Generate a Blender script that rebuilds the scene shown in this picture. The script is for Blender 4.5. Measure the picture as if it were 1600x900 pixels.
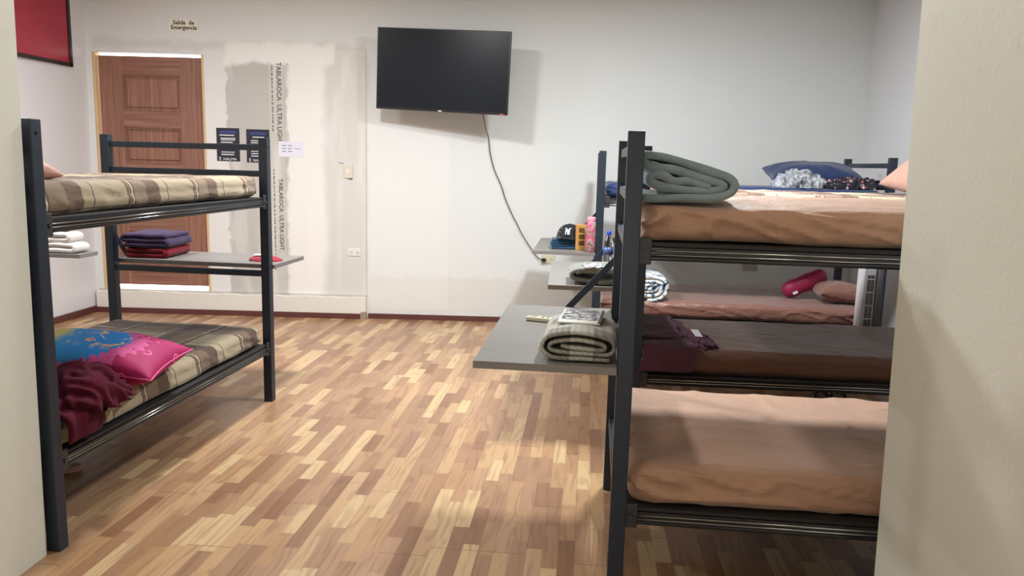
import bpy, bmesh, math, random
from mathutils import Vector, Matrix, noise
PI = math.pi
S = bpy.context.scene
for o in list(bpy.data.objects): bpy.data.objects.remove(o)
C = bpy.data.collections.new('room'); S.collection.children.link(C)

# ---------------------------------------------------------------- camera
cd = bpy.data.cameras.new('camera'); cam = bpy.data.objects.new('camera', cd); C.objects.link(cam)
R_ = Vector((0.99641729, 0.08041801, 0.02618243)); U_ = Vector((-0.03839222, 0.15425871, 0.9872843)); F_ = R_.cross(-U_)
F_ = Vector((-0.07535657, 0.98475235, -0.15679347))
M = Matrix((R_, U_, -F_)).transposed().to_4x4(); M.translation = (0, 0, 1.5348)
cam.matrix_world = M
cd.sensor_width = 36; cd.lens = 1225.76 / 1600 * 36; cd.clip_start = .05
S.camera = cam
# ---------------------------------------------------------------- world, lights, exposure
w = bpy.data.worlds.new('world'); S.world = w; w.use_nodes = True
bg = w.node_tree.nodes['Background']; bg.inputs[0].default_value = (1, .97, .92, 1); bg.inputs[1].default_value = 4.0
def area(name, loc, size, power, col, rot=(0, 0, 0), sy=None):
    l = bpy.data.lights.new(name, 'AREA'); l.energy = power; l.color = col; l.size = size
    if sy: l.shape = 'RECTANGLE'; l.size_y = sy
    o = bpy.data.objects.new(name, l); o.location = loc; o.rotation_euler = rot; C.objects.link(o); return o
area('ceiling_lamp_or_fill', (-1.6, 4.75, 3.05), .26, 74, (.97, .985, 1), sy=.3)
area('ceiling_lamp_or_fill', (-3.5, 4.6, 3.1), .4, 44, (1, .97, .99), sy=.4)  # added fill under the ceiling, brightens the door wall at upper left
area('ceiling_lamp_or_fill', (.6, 4.75, 3.1), .26, 96, (.90, .97, 1), sy=.35)
area('ceiling_lamp_or_fill', (-.75, 1.7, 3.12), .5, 10, (1, .97, .90), sy=.5)
area('low_front_fill', (-.5, -2.0, .95), 1.6, 21, (1, .95, .86), (PI/2, 0, 0), sy=1.1)  # added area panel behind the camera, kept low to light front faces
S.view_settings.view_transform = 'Standard'; S.view_settings.look = 'None'
S.view_settings.gamma = 1; S.view_settings.use_curve_mapping = False
S.view_settings.exposure = 0.32

# ---------------------------------------------------------------- node helpers
def lin(c):
    return tuple((x/255/12.92 if x/255 <= .04045 else ((x/255+.055)/1.055)**2.4) for x in c) + (1,)
class NT:
    def __init__(s, name, rough=.6, metal=0, spec=.5):
        s.m = bpy.data.materials.new(name); s.m.use_nodes = True; s.t = s.m.node_tree
        s.b = s.t.nodes['Principled BSDF']; s.b.inputs['Roughness'].default_value = rough
        s.b.inputs['Metallic'].default_value = metal; s.b.inputs['Specular IOR Level'].default_value = spec
        tc = s.t.nodes.new('ShaderNodeTexCoord'); s.co = tc.outputs['Object']; s.gen = tc.outputs['Generated']
        sx = s.t.nodes.new('ShaderNodeSeparateXYZ'); s.t.links.new(s.co, sx.inputs[0]); s.x, s.y, s.z = sx.outputs
    def put(s, sock, v):
        if isinstance(v, bpy.types.NodeSocket): s.t.links.new(v, sock)
        else: sock.default_value = v
    def ma(s, op, a, b=0.0, c=0.0, clamp=False):
        n = s.t.nodes.new('ShaderNodeMath'); n.operation = op; n.use_clamp = clamp
        s.put(n.inputs[0], a); s.put(n.inputs[1], b); s.put(n.inputs[2], c); return n.outputs[0]
    def vec(s, x, y, z):
        n = s.t.nodes.new('ShaderNodeCombineXYZ'); s.put(n.inputs[0], x); s.put(n.inputs[1], y); s.put(n.inputs[2], z); return n.outputs[0]
    def sc(s, v, k):
        n = s.t.nodes.new('ShaderNodeVectorMath'); n.operation = 'MULTIPLY'; s.put(n.inputs[0], v); n.inputs[1].default_value = k; return n.outputs[0]
    def no(s, v, scale, detail=3, rough=.5, dist=0, color=False):
        n = s.t.nodes.new('ShaderNodeTexNoise'); s.put(n.inputs['Vector'], v); n.inputs['Scale'].default_value = scale
        n.inputs['Detail'].default_value = detail; n.inputs['Roughness'].default_value = rough; n.inputs['Distortion'].default_value = dist
        return n.outputs['Color' if color else 'Fac']
    def wn(s, v):
        n = s.t.nodes.new('ShaderNodeTexWhiteNoise'); n.noise_dimensions = '3D'; s.put(n.inputs['Vector'], v); return n.outputs['Value']
    def vo(s, v, scale, feat='F1'):
        n = s.t.nodes.new('ShaderNodeTexVoronoi'); n.feature = feat; s.put(n.inputs['Vector'], v); n.inputs['Scale'].default_value = scale
        return n.outputs['Distance']
    def ramp(s, f, stops, const=False):
        n = s.t.nodes.new('ShaderNodeValToRGB'); s.put(n.inputs[0], f); r = n.color_ramp
        if const: r.interpolation = 'CONSTANT'
        while len(r.elements) < len(stops): r.elements.new(.5)
        for e, (p, c) in zip(r.elements, stops): e.position = p; e.color = lin(c) if len(c) == 3 else c
        return n.outputs[0]
    def mix(s, f, a, b, mode='MIX'):
        n = s.t.nodes.new('ShaderNodeMix'); n.data_type = 'RGBA'; n.blend_type = mode
        s.put(n.inputs[0], f); s.put(n.inputs[6], lin(a) if isinstance(a, tuple) and len(a) == 3 else a)
        s.put(n.inputs[7], lin(b) if isinstance(b, tuple) and len(b) == 3 else b); return n.outputs[2]
    def sm(s, v, a, b):     # smoothstep a..b
        n = s.t.nodes.new('ShaderNodeMapRange'); n.interpolation_type = 'SMOOTHSTEP'; s.put(n.inputs[0], v)
        n.inputs[1].default_value = a; n.inputs[2].default_value = b; return n.outputs[0]
    def rect(s, x, z, x0, x1, z0, z1, e=.01):
        a = s.ma('MULTIPLY', s.sm(x, x0-e, x0+e), s.sm(x, x1+e, x1-e)); b = s.ma('MULTIPLY', s.sm(z, z0-e, z0+e), s.sm(z, z1+e, z1-e))
        return s.ma('MULTIPLY', a, b)
    def bump(s, h, st=.3, d=.01):
        n = s.t.nodes.new('ShaderNodeBump'); n.inputs['Strength'].default_value = st; n.inputs['Distance'].default_value = d
        s.put(n.inputs['Height'], h); s.t.links.new(n.outputs[0], s.b.inputs['Normal'])
    def col(s, v): s.put(s.b.inputs['Base Color'], lin(v) if isinstance(v, tuple) and len(v) == 3 else v); return s
def simple(name, c, rough=.6, metal=0, var=.06, scale=8, bumps=0, spec=.5):
    n = NT(name, rough, metal, spec); f = n.no(n.co, scale, 4)
    n.col(n.mix(f, tuple(max(0, x*(1-var)) for x in c), tuple(min(255, x*(1+var)) for x in c)))
    if bumps: n.bump(n.no(n.co, scale*12, 3), bumps, .004)
    return n.m
def fabric(name, c, rough=.9, weave=500, var=.08, st=.25, sheen=.3):
    n = NT(name, rough, 0, .2); f = n.no(n.co, 14, 4)
    n.col(n.mix(f, tuple(x*(1-var) for x in c), tuple(min(255, x*(1+var)) for x in c)))
    n.b.inputs['Sheen Weight'].default_value = sheen
    n.bump(n.ma('ADD', n.no(n.co, weave, 2), n.ma('MULTIPLY', n.no(n.co, 25, 3), 1.5)), st, .004)
    return n.m

# ---------------------------------------------------------------- materials
def m_floor():
    n = NT('laminate_floor', .27, 0, .5)
    a = math.radians(-1.0)
    x = n.ma('ADD', n.ma('MULTIPLY', n.x, math.cos(a)), n.ma('MULTIPLY', n.y, math.sin(a)))
    y = n.ma('SUBTRACT', n.ma('MULTIPLY', n.y, math.cos(a)), n.ma('MULTIPLY', n.x, math.sin(a)))
    xr = n.ma('DIVIDE', x, .064); row = n.ma('FLOOR', xr); fx = n.ma('FRACT', xr)
    off = n.ma('MULTIPLY', n.wn(n.vec(row, 3.3, 1.1)), 7.0)
    yy = n.ma('ADD', y, off)
    wv = n.no(n.vec(n.ma('MULTIPLY', row, 5.7), n.ma('MULTIPLY', yy, 2.2), 0.0), 1, 1)
    yr = n.ma('DIVIDE', n.ma('ADD', yy, n.ma('MULTIPLY', wv, .5)), .33); cell = n.ma('FLOOR', yr); fy = n.ma('FRACT', yr)
    rnd = n.wn(n.vec(row, cell, 7.7)); rnd2 = n.wn(n.vec(row, cell, 2.7))
    base = n.ramp(rnd, [(0, (134, 96, 68)), (.17, (150, 112, 81)), (.36, (168, 130, 94)), (.54, (182, 147, 107)), (.72, (199, 170, 126)), (.86, (158, 120, 88))], True)
    base = n.mix(n.ma('MULTIPLY', rnd2, .3), base, (186, 152, 124))
    gx = n.ma('ADD', x, n.ma('MULTIPLY', rnd, 11)); gy = n.ma('ADD', y, n.ma('MULTIPLY', rnd2, 5))
    bend = n.no(n.vec(n.ma('MULTIPLY', gx, 9), n.ma('MULTIPLY', gy, 1.3), 0.0), 1, 2)
    g = n.ma('SINE', n.ma('MULTIPLY', n.ma('ADD', n.ma('MULTIPLY', gx, 26), n.ma('MULTIPLY', bend, 6)), 5.5))
    fine = n.no(n.vec(n.ma('MULTIPLY', gx, 240), n.ma('MULTIPLY', gy, 7), 0.0), 1, 3)
    g = n.ma('MULTIPLY', n.sm(g, -.3, 1), n.sm(n.no(n.vec(n.ma('MULTIPLY', gx, 14), n.ma('MULTIPLY', gy, 2.5), 3.0), 1, 2), .38, .6))
    c = n.mix(n.ma('MULTIPLY', g, .34), base, (112, 76, 58))
    c = n.mix(n.ma('MULTIPLY', n.sm(fine, .45, .75), .12), c, (120, 78, 55))
    # joints: strip edges fine, board edges every third strip, board ends
    e1 = n.ma('MULTIPLY', n.ma('LESS_THAN', fx, .018), .25)
    b3 = n.ma('FRACT', n.ma('DIVIDE', x, .192)); e3 = n.ma('MULTIPLY', n.ma('LESS_THAN', b3, .01), .55)
    brow = n.ma('FLOOR', n.ma('DIVIDE', x, .192)); by = n.ma('FRACT', n.ma('DIVIDE', n.ma('ADD', y, n.ma('MULTIPLY', n.wn(n.vec(brow, 9.1, 0.0)), 1.2)), 1.21))
    e4 = n.ma('MULTIPLY', n.ma('LESS_THAN', by, .003), .7); e2 = n.ma('MULTIPLY', n.ma('LESS_THAN', fy, .006), .25)
    e = n.ma('MAXIMUM', n.ma('MAXIMUM', e1, e3), n.ma('MAXIMUM', e4, e2))
    c = n.mix(e, c, (80, 50, 35)); n.col(c)
    n.put(n.b.inputs['Roughness'], n.ma('ADD', .24, n.ma('MULTIPLY', n.no(n.co, 3, 4), .16)))
    n.bump(n.ma('SUBTRACT', n.ma('MULTIPLY', fine, .2), e), .12, .002)
    return n.m
def m_wall(name, c, dirt=.5):
    n = NT(name, .62, 0, .35)
    f = n.no(n.co, .8, 5, .6); f2 = n.no(n.co, 9, 5, .6)
    cc = n.mix(f, tuple(x*.965 for x in c), c); cc = n.mix(n.ma('MULTIPLY', n.sm(f2, .58, .8), .12*dirt), cc, (150, 140, 120))
    sp = n.vo(n.co, 1.7); cc = n.mix(n.ma('MULTIPLY', n.ma('LESS_THAN', sp, .012), .6), cc, (120, 112, 98))
    n.col(cc); n.bump(n.ma('ADD', n.no(n.co, 60, 3), n.ma('MULTIPLY', n.no(n.co, 2.2, 3), 3)), .08, .01); return n
def m_backwall():
    n = m_wall('painted_drywall_back', (226, 228, 226)); base = n.b.inputs['Base Color'].links[0].from_socket
    wrp = n.ma('MULTIPLY', n.ma('SUBTRACT', n.no(n.co, 5.5, 4, .6), .5), .16); wrp2 = n.ma('MULTIPLY', n.ma('SUBTRACT', n.no(n.sc(n.co, (1, 1, .6)), 4, 5, .65), .5), .22)
    x1 = n.ma('ADD', n.x, wrp); z1 = n.ma('ADD', n.z, wrp); x2 = n.ma('ADD', n.x, wrp2); z2 = n.ma('ADD', n.z, wrp2)
    c = n.mix(n.ma('MULTIPLY', n.rect(x1, z1, -4.55, -1.98, 2.5, 2.585, .035), .35), base, (190, 182, 172))
    c = n.mix(n.ma('MULTIPLY', n.rect(n.x, n.z, -3.5, -1.99, .2, 2.53, .012), .5), c, (226, 222, 219))
    # bare greyish board and skim plaster
    c = n.mix(n.ma('MULTIPLY', n.rect(x1, z1, -3.3, -2.72, .1, 2.4, .012), .9), c, (186, 182, 176))
    c = n.mix(n.ma('MULTIPLY', n.rect(n.x, n.z, -2.90, -2.765, .2, 2.41, .004), .55), c, (206, 201, 193))
    c = n.mix(n.ma('MULTIPLY', n.rect(x2, z1, -2.73, -2.4, .2, 2.5, .02), .9), c, (236, 233, 227))
    c = n.mix(n.ma('MULTIPLY', n.rect(x2, n.z, -2.36, -1.99, .2, 2.5, .03), .75), c, (209, 206, 198))
    c = n.mix(n.ma('MULTIPLY', n.rect(x2, z2, -3.3, -2.3, 2.38, 2.57, .03), .9), c, (238, 236, 232))
    st = n.no(n.sc(n.co, (7, 1, 1.2)), 1, 4); c = n.mix(n.ma('MULTIPLY', n.ma('MULTIPLY', n.sm(st, .5, .68), n.rect(n.x, n.z, -3.4, -2.0, .2, 2.5, .02)), .3), c, (240, 237, 232))
    c = n.mix(n.ma('MULTIPLY', n.rect(n.x, n.z, -1.993, -1.982, .2, 2.55, .003), .45), c, (160, 148, 130))
    c = n.mix(n.ma('MULTIPLY', n.rect(x1, n.z, -4.6, -1.98, .205, .225, .01), .6), c, (150, 135, 115))
    # older paint line on the right half, at about shelf height
    c = n.mix(n.ma('MULTIPLY', n.rect(n.x, z1, -1.98, 2.7, .05, .42, .02), .25), c, (205, 192, 175))
    c = n.mix(n.ma('MULTIPLY', n.rect(n.x, n.z, -1.97, -1.2, .1, 1.93, .01), .25), c, (238, 236, 231))
    n.col(c); return n.m
def m_metal(name='dark_powder_coated_steel', c=(36, 44, 56), r=.42):
    n = NT(name, r, .25, .5); n.col(n.mix(n.no(n.co, 20, 4), c, tuple(x*1.15 for x in c)))
    n.bump(n.no(n.co, 400, 2), .06, .001); return n.m
def m_shelfwood():
    n = NT('grey_wood_laminate', .42); g = n.no(n.sc(n.co, (5, 60, 60)), 1, 4, .6); g2 = n.no(n.sc(n.co, (1.5, 12, 12)), 1, 2)
    c = n.mix(g, (104, 100, 98), (142, 138, 134)); c = n.mix(n.ma('MULTIPLY', g2, .4), c, (120, 112, 104)); n.col(c); n.bump(g, .06, .001); return n.m
def m_doorwood(name, vertical=True):
    n = NT(name, .45); k = (42, 1, 1.3) if vertical else (1.3, 1, 42)
    w_ = n.no(n.co, 2.0, 2); g = n.no(n.sc(n.co, k), 1, 4, .55, .6); g2 = n.no(n.sc(n.co, tuple(v*3.2 if v > 2 else v*2 for v in k)), 1, 3)
    c = n.ramp(g, [(.3, (118, 80, 66)), (.5, (142, 100, 82)), (.68, (160, 116, 96))]); c = n.mix(n.ma('MULTIPLY', n.sm(g2, .45, .7), .55), c, (104, 62, 48))
    c = n.mix(n.ma('MULTIPLY', w_, .2), c, (150, 100, 80)); n.col(c); n.bump(g2, .06, .001); return n.m
def m_sheet(name, c, rough=.5, st=.35, k=1.0):
    n = NT(name, rough, 0, .35); n.col(n.mix(n.no(n.co, 3, 4), tuple(x*.94 for x in c), tuple(min(255, x*1.05) for x in c)))
    n.b.inputs['Sheen Weight'].default_value = .25
    d = n.no(n.sc(n.co, (3.2, 9, 14)), 1, 4, .6, 1.2); n.bump(n.ma('ADD', d, n.ma('MULTIPLY', n.no(n.co, 9, 5, .6, .8), .6)), st, .02*k); return n.m
def m_plaid(name, cols, per=.56, px=0., py=0., bright=1.0):
    # cols: light, tan, dark, line
    L, T, D, W = [tuple(min(255, v*bright) for v in c) for c in cols]
    n = NT(name, .8, 0, .25)
    wr = n.ma('MULTIPLY', n.no(n.co, 4, 3), .03)
    yz = n.ma('SUBTRACT', n.y, n.z)
    K = (255, 255, 255); L0, T0, D0, W0 = L, T, D, W; L, T, D, W = K, tuple(min(255, 255*a/b) for a, b in zip(T0, L0)), tuple(min(255, 255*a/b) for a, b in zip(D0, L0)), K
    stops = [(0, L), (.22, D), (.245, T), (.262, D), (.285, W), (.297, D), (.32, T), (.5, D), (.68, L), (.80, D), (.815, L), (.84, W), (.85, L)]
    fx = n.ma('FRACT', n.ma('DIVIDE', n.ma('ADD', n.ma('ADD', n.x, wr), px), per)); fy = n.ma('FRACT', n.ma('DIVIDE', n.ma('ADD', n.ma('ADD', yz, wr), py), per))
    a = n.ramp(fx, stops, True); b = n.ramp(fy, stops, True); c = n.mix(1.0, n.mix(1.0, a, b, 'MULTIPLY'), L0, 'MULTIPLY'); W = W0
    lx_ = n.ma('MULTIPLY', n.ma('GREATER_THAN', fx, .283), n.ma('LESS_THAN', fx, .298)); ly_ = n.ma('MULTIPLY', n.ma('GREATER_THAN', fy, .283), n.ma('LESS_THAN', fy, .298)); c = n.mix(n.ma('MULTIPLY', n.ma('MAXIMUM', lx_, ly_), .55), c, W0)
    wx = n.ma('MULTIPLY', n.ma('GREATER_THAN', fx, .275), n.ma('LESS_THAN', fx, .305)); wy = n.ma('MULTIPLY', n.ma('GREATER_THAN', fy, .275), n.ma('LESS_THAN', fy, .305))
    c = n.mix(n.ma('MULTIPLY', wx, wy), c, W); n.col(c)
    n.b.inputs['Sheen Weight'].default_value = .2
    n.bump(n.ma('ADD', n.no(n.sc(n.co, (4, 8, 10)), 1, 4, .6, 1), n.ma('MULTIPLY', n.no(n.co, 300, 2), .1)), .4, .015); return n.m
def m_glass(name, c, rough=.05, alpha=1):
    n = NT(name, rough); n.col(c); n.b.inputs['Transmission Weight'].default_value = 1; n.b.inputs['IOR'].default_value = 1.35; return n.m

STEEL = m_metal(); RAIL = m_metal('glossy_rail_steel', (62, 64, 68), .16); RAIL.node_tree.nodes['Principled BSDF'].inputs['Metallic'].default_value = .8; RAIL_GLINT = simple('rail_glint_steel', (150, 150, 148), .18, .95, .02); PLATE = m_metal('bracket_steel', (52, 52, 54), .5)
WOOD = m_shelfwood(); SLAT = simple('dark_slat', (30, 27, 26), .6)
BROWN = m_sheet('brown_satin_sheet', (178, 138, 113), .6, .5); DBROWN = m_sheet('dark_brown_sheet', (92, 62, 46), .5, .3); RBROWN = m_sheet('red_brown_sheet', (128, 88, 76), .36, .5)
NAVY = m_sheet('navy_sheet', (28, 48, 92), .7, .3)
PCOL = ((164, 148, 120), (132, 110, 88), (98, 76, 58), (240, 232, 214))
PLAID_T = m_plaid('plaid_cloth_upper', PCOL, .56, .1, .1, .92); PLAID_B = m_plaid('plaid_cloth_lower', ((168, 152, 124), (118, 96, 76), (88, 68, 54), (238, 230, 212)), .5, .0, .02, .9)
PLAID_R = m_plaid('plaid_cloth_pale', ((184, 172, 140), (144, 116, 100), (116, 90, 78), (245, 240, 228)), .5, .2, .1, 1)
WHITEP = simple('white_plastic', (226, 224, 218), .4, 0, .02); BLACKP = simple('black_plastic', (16, 16, 18), .35, 0, .1)
CREAMP = simple('cream_plastic', (214, 208, 184), .45, 0, .03)

# ---------------------------------------------------------------- mesh helpers
def link(o, parent=None):
    C.objects.link(o)
    if parent: o.parent = parent
    return o
def obj(name, bm, mat, parent=None, smooth=False, loc=None, rz=0):
    bmesh.ops.recalc_face_normals(bm, faces=bm.faces[:])
    me = bpy.data.meshes.new(name); bm.to_mesh(me); bm.free()
    for m in (mat if isinstance(mat, list) else [mat]): me.materials.append(m)
    if smooth:
        for p in me.polygons: p.use_smooth = True
    o = bpy.data.objects.new(name, me)
    if loc: o.location = loc
    o.rotation_euler.z = rz
    return link(o, parent)
def tag(o, label, cat, group=None):
    o['label'] = label; o['category'] = cat
    if group: o['group'] = group
    return o
def thing(name, label, cat, loc=(0, 0, 0), rz=0, group=None):
    o = bpy.data.objects.new(name, None); o.location = loc; o.rotation_euler.z = rz; o.empty_display_size = .1; link(o); return tag(o, label, cat, group)
def struct(name, bm, mat, parent=None):
    o = obj(name, bm, mat, parent)
    if not parent: o['kind'] = 'structure'
    return o
def B(): return bmesh.new()
def bx(bm, c, s, bev=0, mi=0, mat=None, seg=2):
    r = bmesh.ops.create_cube(bm, size=1); vs = r['verts']
    for v in vs: v.co = Vector((v.co.x*s[0], v.co.y*s[1], v.co.z*s[2]))
    fs = set(f for v in vs for f in v.link_faces)
    if bev:
        rr = bmesh.ops.bevel(bm, geom=list(set(e for v in vs for e in v.link_edges)), offset=bev, segments=seg, affect='EDGES', profile=.5)
        vs = list(set(v for f in rr['faces'] for v in f.verts) | set(v for v in vs if v.is_valid)); fs = set(f for v in vs for f in v.link_faces)
    for v in vs:
        if mat: v.co = mat @ v.co
        v.co += Vector(c)
    for f in fs: f.material_index = mi
    return vs
def bx2(bm, a, b, bev=0, mi=0): return bx(bm, [(p+q)/2 for p, q in zip(a, b)], [abs(q-p) for p, q in zip(a, b)], bev, mi)
def bar(bm, a, b, w_, h_, bev=.002):
    a, b = Vector(a), Vector(b); d = b-a; q = d.to_track_quat('X', 'Z').to_matrix()
    return bx(bm, (a+b)/2, (d.length, w_, h_), bev, 0, q)
def tube(bm, pts, r, n=8, closed=False):
    pts = [Vector(p) for p in pts]; rings = []; N_ = len(pts); pn = None
    for i, p in enumerate(pts):
        t = (pts[(i+1) % N_ if closed else min(i+1, N_-1)] - pts[(i-1) % N_ if closed else max(i-1, 0)]).normalized()
        if pn is None: pn = t.orthogonal().normalized()
        pn = (pn - t*pn.dot(t)).normalized(); bn = t.cross(pn); rr = r[i] if isinstance(r, (list, tuple)) else r
        rings.append([bm.verts.new(p + pn*rr*math.cos(2*PI*k/n) + bn*rr*math.sin(2*PI*k/n)) for k in range(n)])
    for i in range(N_ if closed else N_-1):
        a, b = rings[i], rings[(i+1) % N_]
        for k in range(n): bm.faces.new((a[k], a[(k+1) % n], b[(k+1) % n], b[k]))
    if not closed: bm.faces.new(rings[0][::-1]); bm.faces.new(rings[-1])
def lathe(bm, prof, c=(0, 0, 0), n=28):
    rings = []
    for r, z in prof: rings.append([bm.verts.new((c[0]+r*math.cos(2*PI*k/n), c[1]+r*math.sin(2*PI*k/n), c[2]+z)) for k in range(n)])
    for a, b in zip(rings, rings[1:]):
        for k in range(n): bm.faces.new((a[k], a[(k+1) % n], b[(k+1) % n], b[k]))
    bm.faces.new(rings[0][::-1]); bm.faces.new(rings[-1])
def cat(pts, sub=6, closed=False):
    P = [Vector(p) for p in pts]; out = []; n = len(P)
    for i in range(n if closed else n-1):
        g = (lambda k: P[k % n]) if closed else (lambda k: P[max(0, min(n-1, k))])
        a, b, c, d = g(i-1), g(i), g(i+1), g(i+2)
        for j in range(sub):
            t = j/sub; out.append(.5*((2*b)+(c-a)*t+(2*a-5*b+4*c-d)*t*t+(3*b-a-3*c+d)*t**3))
    if not closed: out.append(P[-1])
    return out
def nz(p, f, seed=0): return noise.noise(Vector(p)*f + Vector((seed*7.31, seed*3.17, seed*1.9)))
def ridge(p, f, seed=0): return (1-abs(nz(p, f, seed))*2.2)
def text(body, size, mat, parent, loc, rot, name='lettering', ext=.0006, font_scale_x=1, align='CENTER', bold=0):
    cu = bpy.data.curves.new(name, 'FONT'); cu.body = body; cu.size = size; cu.extrude = ext; cu.align_x = align; cu.align_y = 'CENTER'; cu.offset = bold; cu.resolution_u = 2
    to = bpy.data.objects.new(name, cu); C.objects.link(to); bpy.context.view_layer.update()
    me = bpy.data.meshes.new_from_object(to.evaluated_get(bpy.context.evaluated_depsgraph_get())); bpy.data.objects.remove(to)
    for v in me.vertices: v.co.x *= font_scale_x
    me.materials.clear(); me.materials.append(mat); me.name = name
    o = bpy.data.objects.new(name, me); o.location = loc; o.rotation_euler = rot; return link(o, parent)

def mattress(name, label, L, W_, T, mat, loc, rz, seed=1, amp=.008, r=.045, sag=.0, hang=None, catg='mattress', fold=.010, skirt=0):
    """cloth covered mattress, local x along the bed, base at z=0"""
    bm = B(); nx, ny, nzz = 120, 64, 12
    def P(x, y, z):
        ix = max(r, min(L-r, x)); iy = max(r, min(W_-r, y)); iz = max(r, min(T-r, z))
        p = Vector((x, y, z)); i = Vector((ix, iy, iz)); d = p-i
        if d.length > 1e-9: nrm = d.normalized(); q = i + nrm*min(d.length, r) if d.length > r*.999 else p
        else: nrm = Vector((0, 0, 1)); q = p
        if d.length > r: q = i+nrm*r
        # folds: long shallow undulation, sharper diagonal creases on the sides
        side = 1 - abs(nrm.z)
        s = nz(q, 2.6, seed)*amp*1.1 + nz(q, 7, seed+3)*amp*.5
        dg = ridge((q.x*1.0+q.z*2.4, q.y*1.0+q.z*2.4, q.z*.6), 5.0, seed+5); dg = max(0, dg-.45)**2
        ends = min(q.x, L-q.x); k = .35+1.3*math.exp(-ends/.35)
        s += side*dg*fold*2.6*k + (1-side)*max(0, ridge((q.x*.8+q.y*.5, q.y*1.3, 0), 4.0, seed+9)-.6)**2*fold*1.6
        q = q + nrm*s; q.x = max(-.004, min(L+.004, q.x))
        if nrm.z < -.3: q.z = max(q.z, 0)
        q.z -= sag*math.exp(-((x-L/2)**2)/.5)*(1 if z > T*.5 else .4)
        if hang and side > .5 and nrm.y < -.4 and z < T*.5: q.z -= hang*(.5+.5*nz((q.x, 0, 0), 4.3, seed+2)); q.y -= .006
        return q
    def lp(n, L_, rr):  # denser near edges
        a = [L_*i/n for i in range(n+1)]; e = [rr*.15, rr*.3, rr*.5, rr*.75]; a += e+[L_-k for k in e]; return sorted(set(round(v, 5) for v in a))
    xs, ys, zs = lp(nx, L, r), lp(ny, W_, r), lp(nzz, T, r)
    cache = {}
    def V(x, y, z):
        k = (x, y, z)
        if k not in cache: cache[k] = bm.verts.new(P(x, y, z))
        return cache[k]
    def G(f, A, Bb):
        for i in range(len(A)-1):
            for j in range(len(Bb)-1):
                vs = [f(A[i], Bb[j]), f(A[i+1], Bb[j]), f(A[i+1], Bb[j+1]), f(A[i], Bb[j+1])]
                if len(set(vs)) == 4:
                    try: bm.faces.new(vs)
                    except ValueError: pass
    x1, y1, z1 = xs[-1], ys[-1], zs[-1]
    G(lambda a, b: V(a, b, 0.0), xs, ys); G(lambda a, b: V(a, b, z1), xs, ys)
    G(lambda a, b: V(a, 0.0, b), xs, zs); G(lambda a, b: V(a, y1, b), xs, zs)
    G(lambda a, b: V(0.0, a, b), ys, zs); G(lambda a, b: V(x1, a, b), ys, zs)
    o = obj(name, bm, mat, None, True, loc, rz); tag(o, label, catg); return o
def pillow(name, label, lx, ly, h, mat, loc, rot, seed=1, wr=.008, piping=None, group=None):
    bm = B(); n = 48; g = {}
    for sgn in (1, -1):
        for i in range(n+1):
            for j in range(n+1):
                u, v = -1+2*i/n, -1+2*j/n; ed = abs(u) > .999 or abs(v) > .999
                if ed and sgn == -1: continue
                a = max(0, 1-abs(u)**2.6)*max(0, 1-abs(v)**2.6); z = h/2*a**.5
                # pinch the sides in between the corners
                px = u*(1-.07*(1-v*v)*abs(u)); py = v*(1-.09*(1-u*u)*abs(v))
                p = Vector((px*lx/2, py*ly/2, sgn*z)); th = math.atan2(v, u); rad = max(abs(u), abs(v))
                p.z += sgn*wr*a**.3*(nz(p, 8, seed)+.8*nz((th*2.2, rad*.8, sgn), 2.2, seed+2)*rad)
                g[(i, j, sgn)] = bm.verts.new(p)
                if ed: g[(i, j, -1)] = g[(i, j, 1)]
    for sgn in (1, -1):
        for i in range(n):
            for j in range(n):
                try: bm.faces.new([g[(i, j, sgn)], g[(i+1, j, sgn)], g[(i+1, j+1, sgn)], g[(i, j+1, sgn)]])
                except ValueError: pass
    edge = [g[(i, 0, 1)].co.copy() for i in range(n)]+[g[(n, j, 1)].co.copy() for j in range(n)]+[g[(i, n, 1)].co.copy() for i in range(n, 0, -1)]+[g[(0, j, 1)].co.copy() for j in range(n, 0, -1)]
    o = obj(name, bm, mat, None, True, loc); o.rotation_euler = rot; tag(o, label, 'pillow', group)
    if piping:
        b2 = B(); tube(b2, edge, .004, 6, True); obj('piping', b2, piping, o, True)
    return o
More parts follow.
